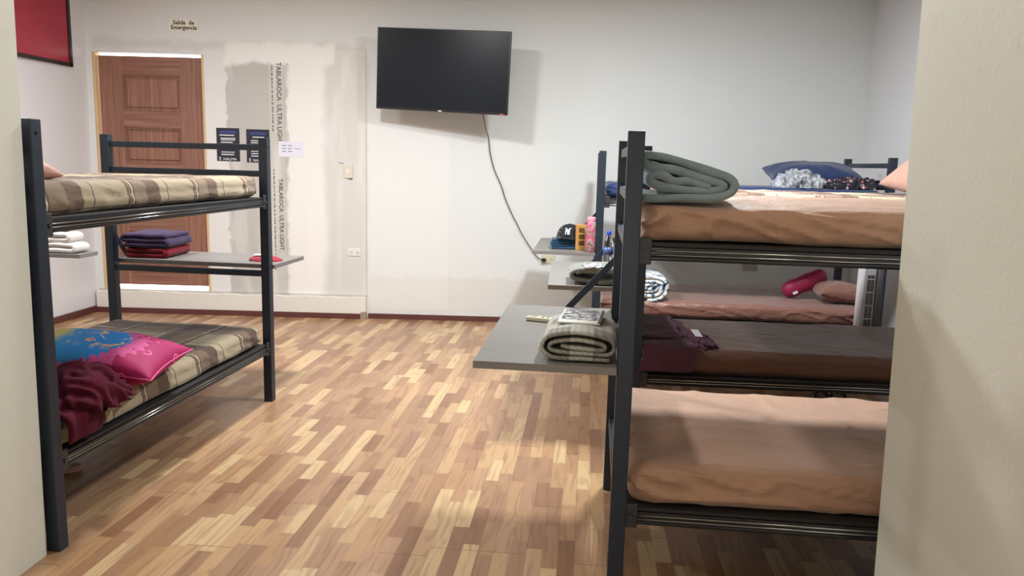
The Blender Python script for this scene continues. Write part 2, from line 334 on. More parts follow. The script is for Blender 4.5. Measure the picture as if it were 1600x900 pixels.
def ribbon(bm, path, t, y0, y1, ny=14, seed=1, amp=.004, mi=0):
    """thick cloth following a path in the x-z plane, extruded along y"""
    P = [Vector((p[0], 0, p[1])) for p in path]; n = len(P); L_, R2 = [], []
    for i in range(n):
        d = (P[min(i+1, n-1)]-P[max(i-1, 0)]).normalized(); nn = Vector((-d.z, 0, d.x)); L_.append(P[i]+nn*t/2); R2.append(P[i]-nn*t/2)
    d0 = (P[0]-P[1]).normalized(); d1 = (P[-1]-P[-2]).normalized()
    out = L_ + [P[-1]+d1*t*.35] + R2[::-1] + [P[0]+d0*t*.35]; m = len(out); rings = []
    for k in range(ny+1):
        f = k/ny; y = y0+(y1-y0)*f; rnd_ = []
        for i, p in enumerate(out):
            q = Vector((p.x, y, p.z)); s = Vector((nz(q, 9, seed), nz(q, 9, seed+4), nz(q, 9, seed+8)))*amp
            if k in (0, ny):   # soften the cut ends
                c_ = P[min(i, n-1)] if i < n else P[max(0, min(n-1, m-2-i))]; q = q.lerp(Vector((c_.x, y, c_.z)), .22)
            s.y += nz((p.x*3, p.z*3, seed), 3.3, seed)*amp*1.5; rnd_.append(bm.verts.new(q+s))
        rings.append(rnd_)
    fs = []
    for a, b in zip(rings, rings[1:]):
        for i in range(m): fs.append(bm.faces.new((a[i], a[(i+1) % m], b[(i+1) % m], b[i])))
    for r_ in (rings[0], rings[-1]):
        for i in range(n-1): fs.append(bm.faces.new((r_[i], r_[i+1], r_[2*n-i-1], r_[2*n-i])))
        fs.append(bm.faces.new((r_[n-1], r_[n], r_[n+1]))); fs.append(bm.faces.new((r_[0], r_[2*n], r_[2*n+1])))
    for f in fs: f.material_index = mi
def spiral(a, b, t, turns, n=26, flat=.0, seed=0, jit=.0):
    """flattened roll: outer half sizes a (x) and b (z), pitch t"""
    out = []; N_ = int(turns*n)
    for i in range(N_+1):
        th = 2*PI*i/n; k = t*i/n; A, Bq = max(a-k, t*.6), max(b-k*min(1, b/a*1.35), t*.35)
        e = .75; cx, sz = math.cos(th-PI*.5), math.sin(th-PI*.5)
        x = A*math.copysign(abs(cx)**e, cx); z = Bq*math.copysign(abs(sz)**e, sz)
        out.append((x+jit*nz((th, 0, 0), .9, seed), z+b+jit*.6*nz((0, th, 0), 1.1, seed)))
    return out
def serp(w_, t, layers, seed=0):
    out = []
    for k in range(layers):
        z = t*.5+k*t*1.04; a, b = (-w_/2+t*.5, w_/2-t*.5) if k % 2 == 0 else (w_/2-t*.5, -w_/2+t*.5)
        for i in range(9):
            x = a+(b-a)*i/8; out.append((x, z+.1*t*nz((x, k, 0), 14, seed)))
        if k < layers-1: s = 1 if k % 2 == 0 else -1; out.append((b+s*t*.42, z+t*.3)); out.append((b+s*t*.42, z+t*.74))
    return [tuple(p) for p in [(v.x, v.y) for v in cat([(a_, b_, 0) for a_, b_ in out], 2)]]
def lump(name, label, sx, sy, h, mat, loc, rz, seed, catg, fold=.35, f=5, tag_=True, group=None, sub=6, parent=None):
    """crumpled soft cloth heap, base at z=0"""
    bm = B(); bmesh.ops.create_icosphere(bm, subdivisions=sub, radius=1)
    for v in bm.verts:
        d = v.co.normalized(); q = Vector((d.x*sx, d.y*sy, d.z*h*1.6))
        w0 = nz(q, f*.75, seed+20)+.5*nz(q, f*1.3, seed+24); w1 = nz((q.x*1.5, q.y*.8, q.z), f*.9, seed+31)
        rr = 1 + .16*nz(q, f*.5, seed) + fold*(.5*math.sin(9*w0)+.38*math.sin(11*w1+q.x*7))*.55 + .02*nz(q, f*5, seed+3)
        p = Vector((d.x*sx*rr/2, d.y*sy*rr/2, d.z*h*rr))
        if p.z < 0: p.z = 0; p.x *= 1.0; 
        p.z = max(p.z, 0)
        v.co = p
    o = obj(name, bm, mat, parent, True, loc, rz)
    if tag_: tag(o, label, catg, group)
    return o

# ---------------------------------------------------------------- the room
FLOOR = m_floor(); WB = m_backwall(); WL = m_wall('painted_wall_side', (228, 227, 229)).m; WC = m_wall('cream_painted_wall', (216, 214, 202), 1.0).m
CEIL = simple('ceiling_paint', (236, 235, 230), .8); BASE = simple('dark_red_baseboard', (92, 52, 48), .4, 0, .1, 4)
H = 3.3; bd = lambda x: 7.5556+.071*x
bm = B(); bx2(bm, (-5.2, -2.2, -.05), (3.2, 8.2, 0)); struct('floor', bm, FLOOR)
bm = B(); bx2(bm, (-5.2, -2.2, H), (3.2, 8.2, H+.06)); struct('ceiling', bm, CEIL)
def slab(bm, x0, x1, z0, z1, th=.14, off=0):     # piece of the back wall, slightly skewed in plan
    vs = [bm.verts.new((x, bd(x)-off+t, z)) for z in (z0, z1) for x, t in ((x0, 0), (x1, 0), (x1, th), (x0, th))]
    for f in ((3, 2, 1, 0), (4, 5, 6, 7), (0, 1, 5, 4), (1, 2, 6, 5), (2, 3, 7, 6), (3, 0, 4, 7)): bm.faces.new([vs[i] for i in f])
XL0, XL1 = -4.66, -4.545      # left wall meets back wall / door frame
bm = B(); slab(bm, -4.9, -4.545, 0, H); slab(bm, -4.545, -3.505, 0, .222); slab(bm, -4.545, -3.505, 2.462, H); slab(bm, -3.505, 2.9, 0, H)
wb = struct('wall_back', bm, WB)
bm = B(); vs = [bm.verts.new(p) for p in ((-4.85, 2.3, 0), (-4.64, 7.4, 0), (-4.78, 7.4, 0), (-4.99, 2.3, 0), (-4.85, 2.3, H), (-4.585, 7.4, H), (-4.73, 7.4, H), (-4.99, 2.3, H))]
vs[0].co.x = -4.66-.0; vs[1].co.x = -4.625; vs[4].co.x = -4.62; vs[5].co.x = -4.585; vs[3].co.x = -4.8; vs[7].co.x = -4.78
for f in ((3, 2, 1, 0), (4, 5, 6, 7), (0, 1, 5, 4), (1, 2, 6, 5), (2, 3, 7, 6), (3, 0, 4, 7)): bm.faces.new([vs[i] for i in f])
struct('wall_left', bm, WL)
bm = B(); bx2(bm, (2.68, 2.2, 0), (2.82, 7.9, H)); struct('wall_right', bm, WL)
def prism(bm, base, top, z0, z1):
    n = len(base); a = [bm.verts.new((x, y, z0)) for x, y in base]; b = [bm.verts.new((x, y, z1)) for x, y in top]
    bm.faces.new(a[::-1]); bm.faces.new(b)
    for i in range(n): bm.faces.new((a[i], a[(i+1) % n], b[(i+1) % n], b[i]))
bm = B(); prism(bm, [(-1.973, 2.672), (-1.80, -2.1), (-2.0, -2.1), (-2.2, 2.5), (-4.7, 2.5), (-4.7, 2.672)], [(-1.934, 2.672), (-1.77, -2.1), (-1.97, -2.1), (-2.2, 2.5), (-4.7, 2.5), (-4.7, 2.672)], 0, H)
struct('wall_entrance_left', bm, WC)
bm = B(); prism(bm, [(.997, 2.40), (2.75, 2.40), (2.75, 2.25), (1.2, 2.25), (1.2, -2.1), (.997, -2.1)], [(.93, 2.40), (2.75, 2.40), (2.75, 2.25), (1.13, 2.25), (1.13, -2.1), (.93, -2.1)], 0, H)
struct('wall_entrance_right', bm, WC)
bm = B(); bx2(bm, (-2.1, -2.2, 0), (1.3, -2.08, H)); struct('wall_front', bm, WC)
# low kerb under the door and the patched panel, broken edge at its right end
def bwbox(bm, x0, x1, z0, z1, o0, o1, n=1, jit=0, seed=0):
    cols = []
    for i in range(n+1):
        x = x0+(x1-x0)*i/n; j = jit*nz((x, 0, 0), 11, seed); j2 = jit*nz((x, 5, 0), 23, seed)
        cols.append([bm.verts.new((x, bd(x)-o1, z0)), bm.verts.new((x, bd(x)-o1+j2*.3, z1+j-jit*.3)), bm.verts.new((x, bd(x)-o0, z1+j*.5)), bm.verts.new((x, bd(x)-o0, z0))])
    for a, b in zip(cols, cols[1:]):
        for k in range(4): bm.faces.new((a[k], b[k], b[(k+1) % 4], a[(k+1) % 4]))
    bm.faces.new(cols[0]); bm.faces.new(cols[-1][::-1])
KERB = m_wall('chipped_white_kerb', (228, 223, 214), 2.5).m
bm = B(); bwbox(bm, -4.6, -1.985, 0, .212, -.02, .05, 90, .014, 3); struct('trim_1', bm, KERB)
bm = B(); bwbox(bm, -4.6, -2.03, 0, .052, .045, .064); struct('baseboard_back', bm, BASE)
bm = B(); bwbox(bm, -1.97, 2.68, 0, .05, -.005, .016); struct('baseboard_back.001', bm, BASE)
bm = B(); vs = [(-4.66, 2.68), (-4.625, 7.2), (-4.60, 7.2), (-4.64, 2.68)]; prism(bm, vs, vs, 0, .06); struct('baseboard_left', bm, BASE)
bm = B(); bx2(bm, (2.664, 2.42, 0), (2.682, 7.7, .05)); struct('baseboard_right', bm, BASE)
bm = B(); bwbox(bm, -2.03, -1.975, 0, .07, .045, .075, 8, .02, 9); struct('trim_2', bm, simple('crumbling_render', (150, 128, 108), .9, 0, .2, 40))
# door: leaf with four recessed panels, jamb strips, light gaps above and below
DV, DH = m_doorwood('door_wood_vertical', True), m_doorwood('door_wood_horizontal', False); PINE = simple('pale_pine', (212, 178, 132), .6)
droot = bpy.data.objects.new('door_1', None); droot['kind'] = 'structure'; link(droot)
rzd = math.atan(.071); droot.location = (-4.505, bd(-4.505)+.03, 0); droot.rotation_euler.z = rzd
DW = .975; z0, z1 = .268, 2.435
bm = B(); bx2(bm, (0, 0, z0), (.215, .04, z1), .002); bx2(bm, (DW-.215, 0, z0), (DW, .04, z1), .002); obj('stile', bm, DV, droot)
bm = B(); bx2(bm, (.2, .022, z0+.01), (DW-.2, .036, z1-.01)); obj('door_core', bm, DV, droot)
zz = [z1-.17]; 
rails = [(z1-.17, z1)]; pan = []
t_ = z1-.17
for k in range(4):
    pan.append((t_-.335, t_)); t_ -= .335
    rails.append((t_-.155, t_) if k < 3 else (z0, t_)); t_ -= .155
for a, b in rails:
    bm = B(); bx2(bm, (.215, 0, a), (DW-.215, .03, b), .002); obj('door_rail', bm, DH, droot)
for a, b in pan:
    bm = B(); bx2(bm, (.245, .006, a+.035), (DW-.245, .03, b-.03), .012)
    for p, q in (((.215, .006, a), (.228, .03, b)), ((DW-.228, .006, a), (DW-.215, .03, b)), ((.215, .006, a), (DW-.215, .03, a+.013)), ((.215, .006, b-.013), (DW-.215, .03, b))): bx2(bm, p, q, .004)
    obj('door_panel', bm, DV, droot)
bm = B(); bx2(bm, (-.038, -.035, .222), (-.012, .06, 2.46), .002); bx2(bm, (DW+.006, -.035, .222), (DW+.025, .06, 2.46), .002); obj('door_jamb', bm, PINE, droot)

# ---------------------------------------------------------------- bunk beds
HB, WBD, LB, ZU, ZL, ZS = 1.648, 1.0245, 1.974, 1.272, .355, .872
def bunk(label, loc, rz, L=LB, Wd=WBD, shelf='start', se=.038):
    t = thing('bunk_bed', label, 'bunk bed', loc, rz, 'dark steel bunk beds with side shelves')
    p = .027
    for u in (0, L):
        for v in (0, Wd):
            bm = B(); bx2(bm, (u-p, v-p, 0), (u+p, v+p, HB), .003); pt = obj('post', bm, STEEL, t)
            bm = B(); tube(bm, [(u, v-p-.0005, HB-.05), (u, v-p-.004, HB-.05)], .006, 10); obj('bolt', bm, RAIL, pt)
    for v, s in ((0, -1), (Wd, 1)):
        for z in (ZU, ZL):
            bm = B(); bx2(bm, (p, v-.014, z-.035), (L-p, v+.014, z+.006), .003)
            tube(bm, [(p+.04, v+s*.013, z-.031), (L-p-.04, v+s*.013, z-.031)], .008, 12)
            ra = obj('side_rail', bm, RAIL, t)
            for dz in (-.006, -.020):
                bm = B(); tube(bm, [(p+.04, v+s*.0145, z+dz), (L-p-.04, v+s*.0145, z+dz)], .0034, 8); obj('rail_glint', bm, RAIL_GLINT, ra, True)  # thin bright strips stand in for lamp reflections along the rail
            for u in (p+.018, L-p-.018):
                bm = B(); bx2(bm, (u-.022, v+s*.0145-.004, z-.052), (u+.022, v+s*.0145+.004, z+.035), .003); tube(bm, [(u, v+s*.018, z-.01), (u, v+s*.026, z-.01)], .009, 8); obj('bracket', bm, PLATE, ra)
    for z in (ZU, ZL):
        bm = B(); bx2(bm, (.03, -.008, z+.0185-.012), (L-.03, Wd+.008, z+.0185), .002); obj('deck_board', bm, SLAT, t)
    for u in (0, L):
        zs = (1.59, 1.432, ZU-.01, ZL-.01) + ((.818,) if (shelf == 'start' and u == 0) or (shelf == 'end' and u == L) else ())
        for z in zs:
            bm = B(); bx2(bm, (u-.016, p, z-.018), (u+.016, Wd-p, z+.018), .003); obj('end_rail', bm, STEEL, t)
    s, u0 = (-1, 0) if shelf == 'start' else (1, L)
    bm = B(); a, b = sorted((u0+s*.0275, u0+s*.512)); bx2(bm, (a, -se, ZS-.026), (b, Wd+se, ZS), .0015); sh = obj('shelf', bm, WOOD, t)
    bm = B(); bx2(bm, (min(u0, u0+s*.30), Wd+.0275-.001, ZS-.04), (max(u0, u0+s*.30), Wd+.033, ZS-.0265)); obj('shelf_bracket', bm, STEEL, t)
    bm = B(); bar(bm, (u0, Wd+.044, 1.125), (u0+s*.235, Wd+.044, ZS-.012), .012, .03); obj('strut', bm, STEEL, t)
    return t
bunk('left-hand dark steel bunk bed with plaid mattresses, shelf towards the wooden door', (-1.963, 2.724, 0), PI/2-.0374, shelf='end')
bunk('nearest dark steel bunk bed on the right, with the two pink-brown mattresses', (.19, 2.592, 0), -.0259)
bunk('middle dark steel bunk bed of the right-hand row, plaid mattress on top', (.38, 4.37, 0), .0109)
bunk('farthest dark steel bunk bed on the right, by the wall, navy mattress on top', (.20, 6.073, 0), -.0189, L=2.115)
def onbed(i, u, v, z):
    x, y, r = {0: (-1.963, 2.724, PI/2-.0374), 1: (.19, 2.592, -.0259), 2: (.38, 4.37, .0109), 3: (.20, 6.073, -.0189)}[i]
    return (x+u*math.cos(r)-v*math.sin(r), y+u*math.sin(r)+v*math.cos(r), z), r
def mat_on(i, z, label, mat, T=.125, L=1.90, seed=1, Wd=.975, **k):
    p, r = onbed(i, .035, .025, z); return mattress('mattress', label, L, Wd, T, mat, p, r, seed, **k)
zu, zl = ZU+.019, ZL+.019
mat_on(0, zu, 'mattress under plaid cloth on the top level of the left bunk bed', PLAID_T, .125, seed=2, hang=.006)
mat_on(0, zl, 'mattress under brown plaid cloth on the lower level of the left bunk bed', PLAID_B, .12, seed=5, hang=.012, Wd=.975)
mat_on(1, zu, 'mattress in pink-brown sheet on the top level of the nearest right bunk', BROWN, .125, seed=8, fold=.036)
mat_on(1, zl, 'mattress in pink-brown sheet on the lower level of the nearest right bunk', BROWN, .145, seed=11, fold=.026)
mat_on(2, zu, 'mattress under pale plaid cloth on top of the middle right bunk', PLAID_R, .115, seed=14)
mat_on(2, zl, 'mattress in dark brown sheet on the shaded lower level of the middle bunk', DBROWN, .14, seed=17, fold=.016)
mat_on(3, zu, 'thin mattress in navy sheet on top of the farthest right bunk', NAVY, .115, L=2.04, seed=20)
mat_on(3, zl, 'mattress in shiny red-brown sheet on the lower level of the farthest bunk', RBROWN, .13, L=2.04, seed=23, fold=.020)

# ---------------------------------------------------------------- things on the back wall
def at_back(x, z, off=0): return (x, bd(x)-off, z)
FR = rzd
def on_wall(name, label, catg, x, z, off=.0, group=None): return thing(name, label, catg, at_back(x, z, off), FR, group)
# television on a wall arm
tv = thing('television', 'large black flat television on the back wall, tilted a little', 'television', (-1.214, 7.08, 2.326), -.12); tv.rotation_euler = (.044, .039, -.12)
bm = B(); bx2(bm, (-.61, 0, -.354), (.61, .035, .354), .006); obj('frame', bm, BLACKP, tv)
scr = NT('tv_screen', .3, 0, .25); scr.col((19, 24, 31))
bm = B(); bx2(bm, (-.598, -.002, -.334), (.598, .002, .343)); obj('screen', bm, scr.m, tv)
bm = B(); bx2(bm, (-.4, .035, -.22), (.4, .075, .22), .02); obj('back_housing', bm, BLACKP, tv)
bm = B(); bx2(bm, (-.024, -.004, -.351), (.01, .0, -.342), .001); obj('maker_badge', bm, WHITEP, tv)
LED = simple('red_sticker', (214, 70, 80), .5)
bm = B(); bx2(bm, (.54, -.004, -.351), (.58, 0, -.344)); obj('sticker', bm, LED, tv)
bm = B(); bx2(bm, (-.12, .075, -.12), (.12, .09, .12), .003); bar(bm, (0, .09, 0), (.12, .24, 0), .04, .05); bar(bm, (.12, .24, 0), (0, .385, 0), .04, .05); obj('wall_arm', bm, STEEL, tv)
bm = B()
cpts = [(-.85, 7.115, 2.0), (-.847, 7.2, 1.93), (-.844, 7.39, 1.83), (-.832, 7.466, 1.769), (-.812, 7.478, 1.621), (-.77, 7.482, 1.47), (-.702, 7.486, 1.324), (-.66, 7.49, 1.20), (-.592, 7.494, 1.054), (-.54, 7.497, .96), (-.495, 7.5, .872), (-.386, 7.508, .709), (-.325, 7.508, .640), (-.273, 7.505, .625)]
tube(bm, cat(cpts, 8), .0045, 6); cord = obj('power_cord', bm, BLACKP, None, True); tag(cord, 'thin black power cord hanging from the television to the wall socket', 'cord')
bm = B(); bx2(bm, (-.295, 7.488, .608), (-.255, 7.517, .642), .005); obj('plug', bm, BLACKP, cord)
# sockets and switch
def outlet(x, z, label, w_=.125, h_=.072, parent_mat=WHITEP):
    t = on_wall('wall_outlet', label, 'outlet', x, z)
    bm = B(); bx2(bm, (-w_/2, -.007, -h_/2), (w_/2, 0, h_/2), .002); obj('cover_plate', bm, parent_mat, t)
    for s in (-1, 1):
        bm = B(); bx2(bm, (s*.03-.02, -.0095, -.018), (s*.03+.02, -.0065, .018), .001); so = obj('socket', bm, parent_mat, t)
        bm = B()
        for dz in (.008, -.008): bx2(bm, (s*.03-.006, -.0105, dz-.0015), (s*.03+.004, -.009, dz+.0015))
        bx2(bm, (s*.03+.008, -.0105, -.003), (s*.03+.013, -.009, .003)); obj('slots', bm, BLACKP, so)
    return t
outlet(-2.105, .647, 'white double wall outlet on the patched wall, right of the left bunk')
outlet(-.235, .63, 'beige double outlet below the farthest shelf, power cord plugged in', .13, .085, CREAMP)
t = on_wall('outlet_cover', 'blank cover plate on wall above lower mattress of farthest bunk', 'cover plate', 1.71, .615)
bm = B(); bx2(bm, (-.07, -.006, -.045), (.07, 0, .045), .002); obj('cover_plate', bm, simple('greyish_plate', (176, 170, 160), .5), t)
t = on_wall('light_switch', 'beige unfinished switch box on the patched wall with a loose wire', 'switch', -2.16, 1.42)
bm = B(); bx2(bm, (-.042, -.010, -.065), (.042, 0, .065), .002); obj('switch_plate', bm, simple('faded_switch_plastic', (214, 206, 190), .5), t)
bm = B(); bx2(bm, (-.016, -.014, -.022), (.016, -.009, .022), .001); obj('rocker', bm, WHITEP, t)
bm = B(); tube(bm, cat([(-.03, -.004, .06), (-.05, -.012, .085), (-.08, -.01, .08), (-.1, -.006, .1)], 5), .003, 6); obj('loose_wire', bm, WHITEP, t, True)
bm = B(); bx2(bm, (.005, -.012, -.074), (.04, -.0005, -.064), .001); obj('broken_corner', bm, simple('dark_gap', (110, 84, 70), .8), t)
# emergency exit sticker
INK = simple('dark_ink', (46, 42, 40), .6); 
t = on_wall('exit_sign', 'small cream sign reading Salida de Emergencia, above the wooden door', 'sign', -3.685, 2.722)
bm = B(); bx2(bm, (-.125, -.003, -.05), (.125, 0, .05)); obj('sign_board', bm, simple('cream_sign', (236, 230, 214), .6, 0, .03), t)
text('Salida  de', .052, INK, t, (.01, -.0035, .02), (PI/2, 0, 0), bold=.0012)
text('Emergencia', .052, INK, t, (.01, -.0035, -.024), (PI/2, 0, 0), bold=.0012)
# two dark posters, one sheet of paper
PB = simple('poster_navy', (24, 28, 42), .45, 0, .05); PBL = simple('poster_blue', (50, 62, 128), .5); PW = simple('print_white', (226, 226, 232), .5, 0, .02)
def poster(x, z, label, lines, blue_w):
    t = on_wall('poster', label, 'poster', x, z); w_, h_ = .218, .31
    bm = B(); bx2(bm, (-w_/2, -.003, -h_/2), (w_/2, 0, h_/2)); obj('poster_sheet', bm, PB, t)
    bm = B(); bx2(bm, (-blue_w/2, -.004, .105), (blue_w/2, -.0028, .128)); obj('title_band', bm, PBL, t)
    bm = B()
    for k, (a, b, zc, hh) in enumerate(lines): bx2(bm, (a, -.004, zc-hh/2), (b, -.0028, zc+hh/2))
    obj('printed_lines', bm, PW, t)
    text('E', .046, PW, t, (-.078, -.0035, -.133), (PI/2, 0, 0)); text('NALMA', .036, PW, t, (.014, -.0035, -.136), (PI/2, 0, 0), font_scale_x=1.05)
poster(-3.295, 1.640, 'dark navy notice, nearer the door, white text lines and ENALMA at the bottom', [(-.08, .06, .088, .009), (-.07, .07, .06, .008), (-.068, .07, .045, .008), (-.068, .045, .022, .009), (-.066, .06, -.07, .007), (-.066, .055, -.092, .009)], .155)
poster(-3.012, 1.634, 'dark navy notice partly hidden by the left bunk post, ENALMA at the bottom', [(-.05, .06, .082, .009), (-.067, .065, .05, .008), (-.067, .065, .03, .008), (-.067, .065, .01, .009), (-.066, .065, -.05, .007), (-.066, .065, -.072, .008), (-.066, .065, -.095, .008)], .15)
t = on_wall('paper_notice', 'small white sheet of paper taped right of the dark notices', 'paper', -2.70, 1.612)
bm = B(); bx2(bm, (-.118, -.0025, -.072), (.118, 0, .072)); obj('sheet', bm, simple('white_paper', (226, 226, 236), .6, 0, .02), t)
bm = B()
for i, a in enumerate((-.085, -.03)):
    for k in range(3): bx2(bm, (a, -.0035, .03-k*.027), (a+.04, -.002, .037-k*.027))
bx2(bm, (.035, -.0035, .003), (.09, -.002, .008)); obj('printed_lines', bm, simple('grey_ink', (120, 124, 150), .6), t)
# lettering printed down the joint of the plasterboard
GI = simple('board_ink', (92, 88, 88), .7)
for z, s_, b_ in ((2.03, .062, 'TABLAROCA  ULTRA LIGHT'), (.99, .056, 'TABLAROCA  ULTRA LIGHT')):
    o = text(b_, s_, GI, wb, at_back(-2.805, z, .0004), (PI/2, PI/2, FR), 'board_lettering', .0003, .98, bold=.0012)
bm = B(); random.seed(4)
z = 2.38
while z > .45:
    l = random.uniform(.008, .03)
    if not (1.44 < z < 1.8): bx2(bm, (-2.872, bd(-2.872)-.0008, z-l), (-2.862, bd(-2.862)+.004, z))
    z -= l+random.uniform(.006, .02)
struct('fine_print', bm, GI, wb)
# red panel on the left wall
t = thing('red_banner', 'red fabric panel with black frame on the left wall', 'wall panel', (-4.606, 6.52, 2.66), 0)
rb = NT('red_panel', .35, 0, .4); rb.col(rb.mix(rb.no(rb.co, 2, 3), (158, 40, 60), (176, 50, 70))); rb.bump(rb.no(rb.sc(rb.co, (1, 2, 5)), 1, 2), .5, .03)
bm = B(); bx2(bm, (0, -.5, -.335), (.02, .44, .42), .003); obj('panel', bm, rb.m, t)
bm = B()
for a, b in (((-.0, -.53, -.365), (.03, .475, -.335)), ((-.0, .44, -.365), (.03, .475, .45)), ((0, -.53, .42), (.03, .475, .45)), ((0, -.53, -.365), (.03, -.5, .45))): bx2(bm, a, b, .002)
obj('frame', bm, BLACKP, t)

# ---------------------------------------------------------------- bedding and belongings
MT, ML = zu+.125, zl+.12       # mattress tops
GREYF = fabric('grey_fleece', (132, 147, 152), .95, 180, .12, .5, .3); GREYD = fabric('grey_wool', (118, 120, 112), .95, 260)
def rollcloth(name, label, catg, path, t, y0, y1, mat, loc, rz, seed=1, amp=.004, ny=14, group=None):
    bm = B(); ribbon(bm, path, t, y0, y1, ny, seed, amp); o = obj(name, bm, mat, None, True, loc, rz); return tag(o, label, catg, group)
# grey fleece blanket, folded over itself, cross-section towards the camera
pth = [(-.15, .012), (-.05, .012), (.06, .014), (.125, .026), (.147, .055), (.13, .083), (.08, .100), (.02, .116), (-.04, .134), (-.10, .148), (-.15, .148), (-.155, .128), (-.12, .112), (-.06, .105), (.0, .092), (.06, .078), (.108, .062), (.105, .045), (.05, .038), (-.02, .040), (-.08, .05), (-.125, .068), (-.12, .09), (-.085, .085), (-.05, .066), (.0, .070), (.045, .060), (.07, .054)]
g1 = rollcloth('folded_blanket', 'thick grey fleece blanket folded at the post end of the nearest top mattress', 'blanket', [(v.x, v.y) for v in cat([(a, b, 0) for a, b in pth], 4)], .029, 0, .40, GREYF, (.375, 2.64, MT+.009), -.0259, 3, .011, 22)
# towel with grid pattern on the nearest shelf + remote + photo leaflet
gt = NT('grid_towel', .95, 0, .2)
ygr = gt.ma('GREATER_THAN', gt.ma('FRACT', gt.ma('MULTIPLY', gt.y, 34)), .5); xgr = gt.ma('GREATER_THAN', gt.ma('FRACT', gt.ma('MULTIPLY', gt.ma('ADD', gt.x, gt.z), 44)), .5)
big = gt.ma('GREATER_THAN', gt.ma('FRACT', gt.ma('ADD', gt.ma('MULTIPLY', gt.x, 6.3), .2)), .5); bigy = gt.ma('GREATER_THAN', gt.ma('FRACT', gt.ma('ADD', gt.ma('MULTIPLY', gt.y, 5.5), .55)), .45)
gt.col(gt.mix(gt.ma('MULTIPLY', gt.ma('ADD', gt.ma('MULTIPLY', gt.ma('ADD', xgr, ygr), .14), gt.ma('MULTIPLY', gt.ma('MULTIPLY', big, bigy), .4)), 1), (186, 184, 174), (62, 62, 60)))
gt.bump(gt.no(gt.co, 300, 2), .6, .004)
pth = [(.10, .010), (.0, .010), (-.09, .011), (-.128, .034), (-.122, .068), (-.09, .088), (-.02, .098), (.05, .094), (.105, .078), (.118, .052), (.10, .030), (.04, .028), (-.04, .029), (-.095, .036), (-.102, .055), (-.07, .068), (-.01, .073), (.05, .068), (.085, .058), (.08, .044), (.03, .043), (-.03, .046), (-.06, .052)]
towel = rollcloth('folded_towel', 'checked grey and cream towel folded on the nearest shelf', 'towel', [(v.x, v.y) for v in cat([(a, b, 0) for a, b in pth], 4)], .0135, 0, .36, gt.m, (.034, 2.60, ZS+.004), -.05, 5, .004, 18)
lf = thing('photo_leaflet', 'glossy black and white leaflet lying on the checked towel', 'leaflet', (.042, 2.83, ZS+.113), -.12); lf.rotation_euler.x = math.radians(3)
ph = NT('leaflet_print', .25); ph.col(ph.ramp(ph.no(ph.co, 22, 4, .6, 1.5), [(.4, (40, 40, 46)), (.5, (150, 150, 156)), (.6, (222, 222, 226))]))
bm = B(); bx2(bm, (-.075, -.10, 0), (.075, .10, .006), .001); obj('cover', bm, WHITEP, lf)
bm = B(); bx2(bm, (-.068, -.06, .0062), (.062, .092, .0072)); obj('printed_photo', bm, ph.m, lf)
bm = B(); bx2(bm, (.066, -.1, .0062), (.0745, .098, .0074)); obj('spine_strip', bm, BLACKP, lf)
rm = thing('remote_control', 'cream remote control lying on the nearest shelf left of the towel', 'remote control', (-.115, 3.29, ZS+.0005), math.radians(74))
bm = B(); bx2(bm, (-.024, -.072, 0), (.024, .072, .018), .006); obj('body', bm, CREAMP, rm)
bm = B(); bx2(bm, (-.015, .025, .0175), (.015, .062, .019), .001); obj('display', bm, simple('lcd', (150, 156, 130), .3), rm)
GB = simple('grey_button', (150, 146, 130), .5)
for i in range(3):
    for k in range(2): bm = B(); bx2(bm, (-.015+k*.017, -.05+i*.022, .0175), (-.002+k*.017, -.038+i*.022, .0205), .001); obj('button', bm, GB, rm)
# middle shelf
pth = spiral(.165, .040, .024, 1.7, 26, seed=5, jit=.004)
gb2 = rollcloth('folded_blanket', 'folded plain grey blanket on the middle shelf', 'blanket', pth, .023, 0, .30, GREYD, (.145, 4.36, ZS+.012), 0, 7, .006, 14)
pk = thing('plastic_packet', 'shiny silver plastic packet lying on the grey blanket of the middle shelf', 'packet', (.175, 4.44, ZS+.094), .1)
pm = NT('crinkled_foil', .18, .3); pm.col(pm.ramp(pm.no(pm.co, 28, 3, .5, 1), [(.42, (60, 60, 62)), (.5, (190, 190, 192)), (.6, (235, 235, 238))])); pm.bump(pm.no(pm.co, 40, 3), .8, .01)
bm = B(); bmesh.ops.create_grid(bm, x_segments=26, y_segments=14, size=.5)
for v in bm.verts: v.co = Vector((v.co.x*.22, v.co.y*.16, .012+.006*nz(v.co, 6, 3)))
r_ = bmesh.ops.extrude_face_region(bm, geom=bm.faces[:])
for v in r_['geom']:
    if isinstance(v, bmesh.types.BMVert): v.co.z -= .010
obj('wrapper', bm, pm.m, pk, True)
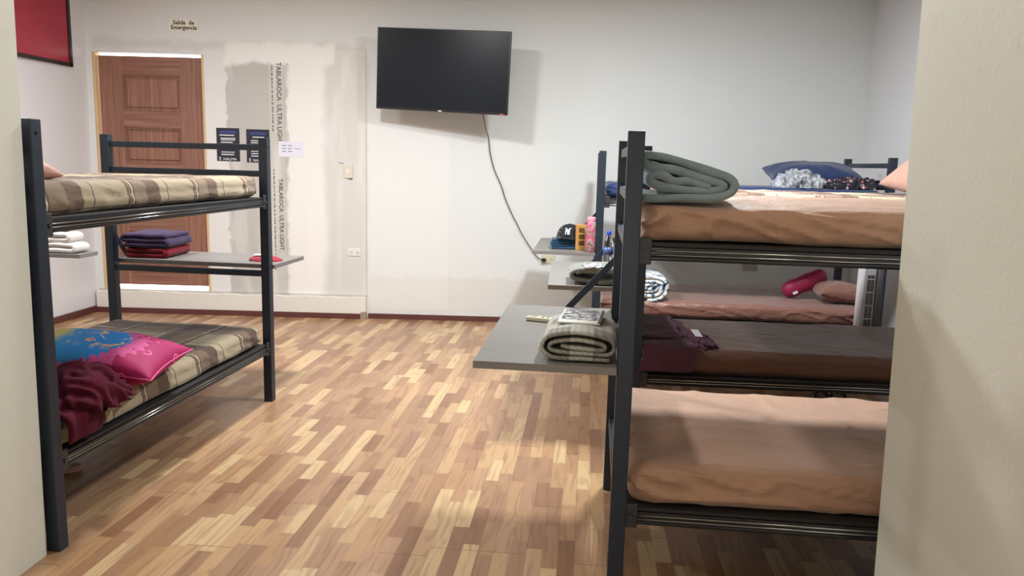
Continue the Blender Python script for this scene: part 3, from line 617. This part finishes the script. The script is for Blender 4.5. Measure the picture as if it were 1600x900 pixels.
# bottles
bt = thing('water_bottle', 'clear plastic water bottle with blue cap on the middle shelf', 'bottle', (.238, 5.28, ZS))
PET = m_glass('clear_plastic', (235, 240, 246), .04)
bm = B(); lathe(bm, [(.028, 0), (.033, .004), (.033, .05), (.031, .06), (.033, .07), (.033, .12), (.031, .13), (.033, .14), (.033, .155), (.022, .19), (.013, .205), (.013, .215)]); obj('body', bm, PET, bt, True)
bm = B(); lathe(bm, [(.0336, .075), (.0336, .125)]); obj('label_band', bm, simple('bottle_label', (70, 84, 140), .4, 0, .3, 60), bt, True)
bm = B(); lathe(bm, [(.016, .207), (.0165, .21), (.0165, .23), (.015, .232)]); obj('cap', bm, simple('blue_cap', (30, 70, 190), .35), bt, True)
pb = thing('patterned_bottle', 'clear bottle with pink cap and pink fruit print on the farthest shelf', 'bottle', (.136, 6.08, ZS))
pk2 = NT('pink_print', .2); pk2.col(pk2.ramp(pk2.no(pk2.co, 30, 2, .5, .8), [(.36, (96, 84, 76)), (.42, (170, 164, 156)), (.5, (186, 120, 132)), (.55, (206, 50, 106)), (.62, (150, 140, 134)), (.7, (90, 84, 74))])); pk2.b.inputs['Alpha'].default_value = 1
bm = B(); lathe(bm, [(.036, 0), (.04, .006), (.041, .10), (.038, .12), (.041, .135), (.041, .21), (.034, .235), (.03, .24)]); obj('body', bm, pk2.m, pb, True)
bm = B(); lathe(bm, [(.033, .238), (.034, .24), (.034, .268), (.032, .272)]); obj('cap', bm, simple('pink_cap', (232, 150, 170), .4), pb, True)
ob = thing('orange_package', 'small orange printed box standing behind the pink-capped bottle', 'box', (.062, 6.22, ZS), .1)
bm = B(); bx2(bm, (-.045, -.03, 0), (.045, .03, .20), .003); obj('carton', bm, simple('orange_card', (186, 136, 70), .5), ob)
bm = B()
for k in range(3): bx2(bm, (-.022, -.032, .04+k*.05), (.022, -.0295, .075+k*.05), .001)
obj('printed_marks', bm, simple('brown_print', (88, 54, 30), .6), ob)
# folded blue cloth and cap
bc = rollcloth('folded_cloth', 'folded blue cloth beneath the cap on the farthest shelf', 'cloth', serp(.20, .0185, 4, 8), .018, 0, .22, fabric('blue_cloth', (34, 70, 100), .9, 300, .15), (-.075, 6.22, ZS+.002), .02, 9, .007, 14)
cp = thing('baseball_cap', 'black baseball cap with white NY emblem on the folded blue cloth', 'cap', (-.03, 6.34, ZS+.078), -.25)
ck = NT('cap_cloth', .85); ck.col(ck.mix(ck.ma('MULTIPLY', ck.ma('LESS_THAN', ck.vo(ck.co, 60), .22), ck.sm(ck.x, -.02, -.06)), (22, 24, 34), (190, 190, 190))); ck.bump(ck.no(ck.co, 400, 2), .3, .002)
bm = B(); n1, n2 = 36, 14; rings = []
for j in range(n2):
    f = j/(n2-1)*PI/2*.985; rings.append([bm.verts.new(((.105*math.cos(f)**.85)*math.cos(2*PI*k/n1)*(1-.012*(k % 6 == 0)), .118*math.cos(f)**.85*math.sin(2*PI*k/n1)*(1-.012*(k % 6 == 0)), .115*math.sin(f)**1.0)) for k in range(n1)])
for a, b in zip(rings, rings[1:]):
    for k in range(n1): bm.faces.new((a[k], a[(k+1) % n1], b[(k+1) % n1], b[k]))
bm.faces.new(rings[-1]); bm.faces.new(rings[0][::-1]); obj('crown', bm, ck.m, cp, True)
bm = B(); top, bot = [], []
for k in range(13):
    a = math.radians(215+k*110/12); 
    for lst, dz in ((top, .004), (bot, 0)):
        lst.append([bm.verts.new((.1*math.cos(a)*q, .112*math.sin(a)*q - (q-1)*.10, .012+dz-.02*(q-1)-.10*(q-1)*abs(math.cos(a))**2)) for q in (.96, 1.1, 1.24)])
for k in range(12):
    for i in range(2):
        bm.faces.new((top[k][i], top[k][i+1], top[k+1][i+1], top[k+1][i])); bm.faces.new((bot[k][i], bot[k+1][i], bot[k+1][i+1], bot[k][i+1]))
    bm.faces.new((top[k][2], bot[k][2], bot[k+1][2], top[k+1][2])); bm.faces.new((top[k][0], top[k+1][0], bot[k+1][0], bot[k][0]))
for k in (0, 12): bm.faces.new((top[k][0], bot[k][0], bot[k][1], top[k][1])); bm.faces.new((top[k][1], bot[k][1], bot[k][2], top[k][2]))
obj('brim', bm, ck.m, cp, True)
bm = B(); lathe(bm, [(.008, .112), (.008, .117), (.004, .119)], n=12); obj('top_button', bm, ck.m, cp, True)
for ch, dx, dz in (('N', 0, 0), ('Y', .004, .006)): text(ch, .056 if ch == 'N' else .078, PW, cp, (.012+dx, -.116 if ch == 'N' else -.1165, .056+dz), (PI/2-.38, 0, .1), 'emblem', .0015, .95, bold=.001)
# grey and white patterned blanket at the foot of the farthest lower mattress
pbm = NT('blue_white_print', .9); pbm.col(pbm.ramp(pbm.no(pbm.co, 13, 3, .5, 1.8), [(.34, (36, 60, 82)), (.43, (110, 130, 146)), (.47, (232, 232, 230)), (.57, (226, 226, 224)), (.62, (60, 70, 84)), (.66, (216, 216, 218))])); pbm.bump(pbm.no(pbm.co, 200, 2), .4, .005)
(px, py, pz), r = onbed(3, .40, .04, zl+.132); rollcloth('folded_blanket', 'blue and white patterned blanket folded on the farthest lower mattress', 'blanket', spiral(.15, .10, .037, 3.3, 26, seed=3, jit=.004), .036, 0, .42, pbm.m, (px, py, pz), r, 13, .008, 16)
# pillows on the right
PK = m_sheet('pillow_brown', (178, 132, 116), .5, .3); NP = m_sheet('pillow_navy', (26, 44, 84), .75, .2)
(px, py, pz), r = onbed(3, 1.97, .36, zl+.13+.085); pillow('pillow', 'brown pillow lying on the farthest lower mattress below the pink bundle', .44, .42, .17, RBROWN, (px-.02, py, pz-.004), (0, math.radians(4), r), 3, .018)
(px, py, pz), r = onbed(3, 1.72, .62, zu+.115+.098); pillow('pillow', 'navy pillow on the farthest top mattress by the wall', .74, .46, .21, NP, (px, py, pz), (math.radians(12), 0, r), 5, .012)
(px, py, pz), r = onbed(2, 1.735, .46, zu+.115+.135); pillow('pillow', 'brown pillow propped on the pale plaid mattress, right edge of view', .52, .55, .17, PK, (px+.02, py+.02, pz+.045), (math.radians(8), math.radians(-36), r), 7, .012)
pkr = NT('pink_bundle', .5); pkr.col(pkr.mix(pkr.no(pkr.co, 8, 3), (140, 20, 62), (164, 32, 80))); pkr.b.inputs['Sheen Weight'].default_value = .1; pkr.bump(pkr.no(pkr.sc(pkr.co, (9, 4, 4)), 1, 3), .8, .02)
bm = B(); L2 = .38; ring = []
pts = [(-L2/2+L2*i/40) for i in range(41)]
prf = [max(.012, .072*max(0, 1-abs(2*x/L2)**7)**.5)*(1+.03*math.sin(x*42)) for x in pts]
tube(bm, [(x, 0, 0) for x in pts], prf, 24); o = obj('rolled_bundle', bm, pkr.m, None, True, (1.895, 6.52, zl+.13+.125), .3); o.rotation_euler = (0, math.radians(-25), math.radians(4)); tag(o, 'crimson rolled bundle leaning on the brown pillow of the farthest lower mattress', 'bundle')
bm = B(); bx2(bm, (-.13, -.075, -.035), (-.09, -.069, -.015)); obj('care_tag', bm, PW, o)
# clothes on the farthest top mattress
gw = NT('grey_white_print', .9); gw.col(gw.ramp(gw.no(gw.co, 16, 4, .6, 1.5), [(.36, (86, 88, 94)), (.5, (142, 144, 150)), (.64, (176, 178, 184))])); gw.bump(gw.no(gw.co, 18, 3), .25, .01)
(px, py, pz), r = onbed(3, 1.52, .20, zu+.118); lump('crumpled_shirt', 'crumpled light grey garment in front of the navy pillow', .40, .28, .125, gw.m, (px, py, pz), .1, 4, 'clothes', .34, 5)
fl = NT('dark_floral_print', .9); a_ = fl.no(fl.co, 26, 2, .5, .5); fl.col(fl.ramp(a_, [(.0, (22, 24, 36)), (.58, (22, 24, 36)), (.60, (150, 40, 48)), (.66, (214, 208, 206)), (.70, (30, 30, 40))])); fl.bump(fl.no(fl.co, 30, 4), .6, .01)
(px, py, pz), r = onbed(3, 1.93, .20, zu+.118); lump('crumpled_dress', 'dark floral garment heaped right of the light grey garment', .52, .28, .085, fl.m, (px, py, pz), 0, 9, 'clothes', .34, 5)
# dark purple garment with a white tag on the middle lower mattress
pu = fabric('dark_plum_fleece', (82, 50, 64), .95, 200, .12, .5, .1)
(px, py, pz), r = onbed(2, .03, 0, zl+.145)
pg = thing('plum_garment', 'dark plum garment with a white tag draped over the middle lower mattress', 'clothes', (px, py, pz), r)
bm = B(); ribbon(bm, [(v.x, v.y) for v in cat([(-.80, .014, 0), (-.6, .016, 0), (-.4, .014, 0), (-.2, .017, 0), (-.03, .018, 0), (.022, .004, 0), (.036, -.035, 0), (.040, -.08, 0), (.040, -.11, 0)], 6)], .014, -.01, .30, 34, 6, .02); o = obj('draped_cloth', bm, pu, pg, True); o.rotation_euler.z = -PI/2; o.location = (0, 0, .008)
bm = B(); ribbon(bm, [(v.x, v.y) for v in cat([(-.78, .03, 0), (-.5, .036, 0), (-.3, .034, 0), (-.17, .030, 0), (-.15, .022, 0)], 6)], .014, .0, .25, 24, 9, .010); o = obj('folded_top', bm, pu, pg, True); o.rotation_euler.z = -PI/2; o.location = (0, 0, .012)
lump('sleeve', '', .17, .36, .05, pu, (.345, .24, .0), .25, 12, '', .3, 9, False, None, 5, pg)
bm = B(); bx(bm, (0, 0, 0), (.045, .085, .003)); o = obj('care_tag', bm, PW, pg); o.location = (.335, .20, .062); o.rotation_euler = (.3, .1, .25)
# tower fan between middle and farthest bunks
tf = thing('tower_fan', 'white upright slatted tower fan beyond the middle bunk, by the cream wall', 'fan', (2.105, 5.66, 0), math.radians(3)); 
FG = simple('fan_white', (206, 204, 206), .4); FD = simple('fan_grey', (112, 110, 112), .5)
bm = B(); lathe(bm, [(.14, 0), (.145, .006), (.135, .02), (.06, .03), (.05, .05)]); obj('base', bm, FD, tf, True)
bm = B(); bx2(bm, (-.075, -.055, .05), (.012, .06, 1.0), .008); obj('housing', bm, FG, tf)
bm = B(); bx2(bm, (.0125, -.05, .05), (.075, .06, 1.0), .02); obj('side_shell', bm, FD, tf)
bm = B()
for k in range(60): z = .16+k*.0125; 
for k in range(66):
    z = .14+k*.0105
    if k % 9 != 0: 
        for c_ in range(2): bx2(bm, (-.05+c_*.026, -.0575, z), (-.028+c_*.026, -.0548, z+.006))
obj('grille', bm, BLACKP, tf)
# sandals on the floor under the middle bunk
SD = simple('sandal_sole', (150, 128, 108), .7); SB = simple('black_strap', (24, 20, 20), .5)
def sandal(loc, rz, label, sole, strap, L_=.25, group=None):
    t = thing('sandal', label, 'sandal', loc, rz, group); bm = B(); pr = []
    for k in range(28):
        a = 2*PI*k/28; y = math.sin(a)*L_/2; x = math.cos(a)*(.042+.010*math.sin(a)-.006*math.cos(a*2)); pr.append((x, y))
    prism(bm, pr, pr, 0, .022); obj('sole', bm, sole, t)
    bm = B()
    for s in (-1, 1): tube(bm, cat([(0, L_*.30, .022), (s*.02, L_*.2, .045), (s*.046, L_*.02, .03), (s*.046, -.01, .012)], 6), .006, 8)
    obj('strap', bm, strap, t, True)
    bm = B(); tube(bm, [(p[0]*1.0, p[1], .024) for p in pr], .005, 6, True); obj('rim', bm, strap, t, True)
    return t
sandal((1.73, 5.33, 0), .12, 'black-rimmed sandal on the floor under the middle bunk, left one', SD, SB, group='pair of sandals under the middle bunk')
sandal((1.845, 5.34, 0), -.12, 'black-rimmed sandal on the floor under the middle bunk, right one', SD, SB, group='pair of sandals under the middle bunk')

# ---- left bunk belongings
pillow('pillow', 'brown pillow at the near end of the left top mattress', .42, .55, .15, PK, (-2.45, 3.03, MT+.085), (math.radians(4), math.radians(14), PI/2), 11, .01)
pc = NT('colourful_print', .7)
r1 = pc.ma('SQRT', pc.ma('ADD', pc.ma('POWER', pc.ma('MULTIPLY', pc.ma('ADD', pc.x, .08), .85), 2), pc.ma('POWER', pc.ma('MULTIPLY', pc.ma('ADD', pc.y, .03), 1.15), 2)))
ang = pc.ma('ARCTAN2', pc.y, pc.x); sc_ = pc.ma('MULTIPLY', pc.ma('ABSOLUTE', pc.ma('SINE', pc.ma('MULTIPLY', ang, 14))), .022)
rr = pc.ma('ADD', r1, sc_)
inner = pc.ramp(pc.sm(pc.ma('ADD', pc.x, pc.ma('MULTIPLY', pc.no(pc.co, 5, 2), .1)), -.3, .1), [(0, (214, 180, 60)), (.35, (206, 190, 110)), (.55, (52, 140, 196)), (1, (40, 120, 190))])
lace = pc.mix(pc.ma('LESS_THAN', pc.vo(pc.co, 26), .3), (196, 76, 134), (140, 22, 84))
c = pc.mix(pc.sm(rr, .215, .225), inner, lace); c = pc.mix(pc.sm(rr, .275, .285), c, (160, 14, 84))
hr = pc.vo(pc.co, 9); c = pc.mix(pc.ma('MULTIPLY', pc.ma('MULTIPLY', pc.ma('GREATER_THAN', hr, .14), pc.ma('LESS_THAN', hr, .2)), pc.sm(rr, .295, .30)), c, (232, 110, 170))
blob = pc.no(pc.co, 14, 3, .6, 1.5); c = pc.mix(pc.ma('MULTIPLY', pc.sm(blob, .54, .58), pc.rect(pc.x, pc.y, -.1, .16, -.1, .1, .05)), c, (232, 196, 120))
c = pc.mix(pc.ma('MULTIPLY', pc.rect(blob, blob, .60, .63, .6, .63, .005), pc.rect(pc.x, pc.y, -.1, .16, -.1, .1, .05)), c, (190, 50, 60)); pc.col(c)
pillow('pillow', 'bright pink and blue printed pillow on the left lower mattress', .70, .46, .20, pc.m, (-2.20, 3.42, ML+.098), (math.radians(4), math.radians(5), math.radians(5)), 13, .008, simple('pink_piping', (206, 80, 140), .6))
mr = fabric('maroon_fleece', (72, 10, 30), .95, 200, .15, .5, .03)
(px, py, pz), r = onbed(0, .03, 0, ML)
mb = thing('maroon_blanket', 'crumpled maroon fleece blanket hanging over the near end of the left lower mattress', 'blanket', (px, py, pz), r)
bm = B(); ribbon(bm, [(v.x, v.y) for v in cat([(-.30, .02, 0), (-.2, .022, 0), (-.1, .024, 0), (-.02, .022, 0), (.026, .006, 0), (.042, -.03, 0), (.046, -.075, 0)], 6)], .02, .01, .22, 22, 6, .022); o = obj('hanging_cloth', bm, mr, mb, True); o.rotation_euler.z = -PI/2; o.location = (0, 0, .006)
lump('bunched_cloth', '', .42, .36, .15, mr, (.275, .085, .01), .1, 12, '', .26, 4.2, False, None, 6, mb)
(sx_, sy_) = (-2.66, 4.95)
rollcloth('folded_blanket', 'folded red blanket at the bottom of the pile on the left shelf', 'blanket', serp(.27, .031, 2, 4), .030, 0, .34, fabric('red_fleece', (106, 16, 32), .95, 250, .12, .25, .1), (-2.735, 4.80, ZS+.002), .04, 15, .005, 12)
rollcloth('folded_blanket', 'folded purple blanket lying on the red blanket on the left shelf', 'blanket', serp(.29, .029, 3, 6), .028, 0, .34, fabric('purple_fleece', (60, 46, 74), .95, 250, .12, .25, .1), (-2.735, 4.80, ZS+.067), .04, 19, .007, 14)
rp = thing('red_pouch', 'small red cloth pouch with a white patch on the left shelf end', 'pouch', (-1.975, 4.90, ZS+.001), .0)
lump('pouch_body', '', .22, .15, .036, fabric('red_cloth', (140, 24, 46), .85, 300), (0, 0, 0), 0, 3, '', .08, 6, False, None, 5, rp)
bm = B(); bx(bm, (-.035, -.01, .0365), (.07, .06, .006), .002); obj('white_patch', bm, PW, rp)
# small side shelf beyond the left bunk, its post hidden behind the near bunk post
ss = thing('side_table', 'grey narrow table top left of the left bunk, holding white towels', 'table', (-3.5, 4.95, 0), .0)
bm = B(); bx2(bm, (-.3, -.09, ZS-.026), (.285, .11, ZS), .0015); obj('table_top', bm, WOOD, ss)
bm = B(); bx2(bm, (-.175, -.03, 0), (-.125, .02, ZS-.0265), .002); obj('leg', bm, STEEL, ss)
bm = B(); bx2(bm, (-.25, -.07, 0), (-.05, .08, .02), .003); obj('foot', bm, STEEL, ss)
wt = fabric('white_towel', (216, 210, 206), .95, 250, .05)
rollcloth('folded_towel', 'folded white towel on the narrow grey table, lower of two', 'towel', serp(.28, .033, 2, 2), .032, 0, .16, wt, (-3.405, 4.88, ZS+.002), .0, 21, .006, 10)
rollcloth('folded_towel', 'folded white towel on the narrow grey table, upper of two', 'towel', serp(.25, .033, 2, 5), .032, 0, .15, wt, (-3.43, 4.885, ZS+.070), .0, 23, .006, 10)
bm = B(); bx2(bm, (-.09, -.04, 0), (.09, .04, .014), .006); tag(obj('black_case', bm, BLACKP, None, False, (-3.43, 4.96, ZS+.142), .1), 'flat black case on top of the white towels', 'case')
SP = simple('pale_pink_sole', (206, 166, 158), .6)
sandal((-2.47, 3.42, 0), math.radians(-62), 'pale pink sandal on the floor under the left bunk', SP, SP, .26)
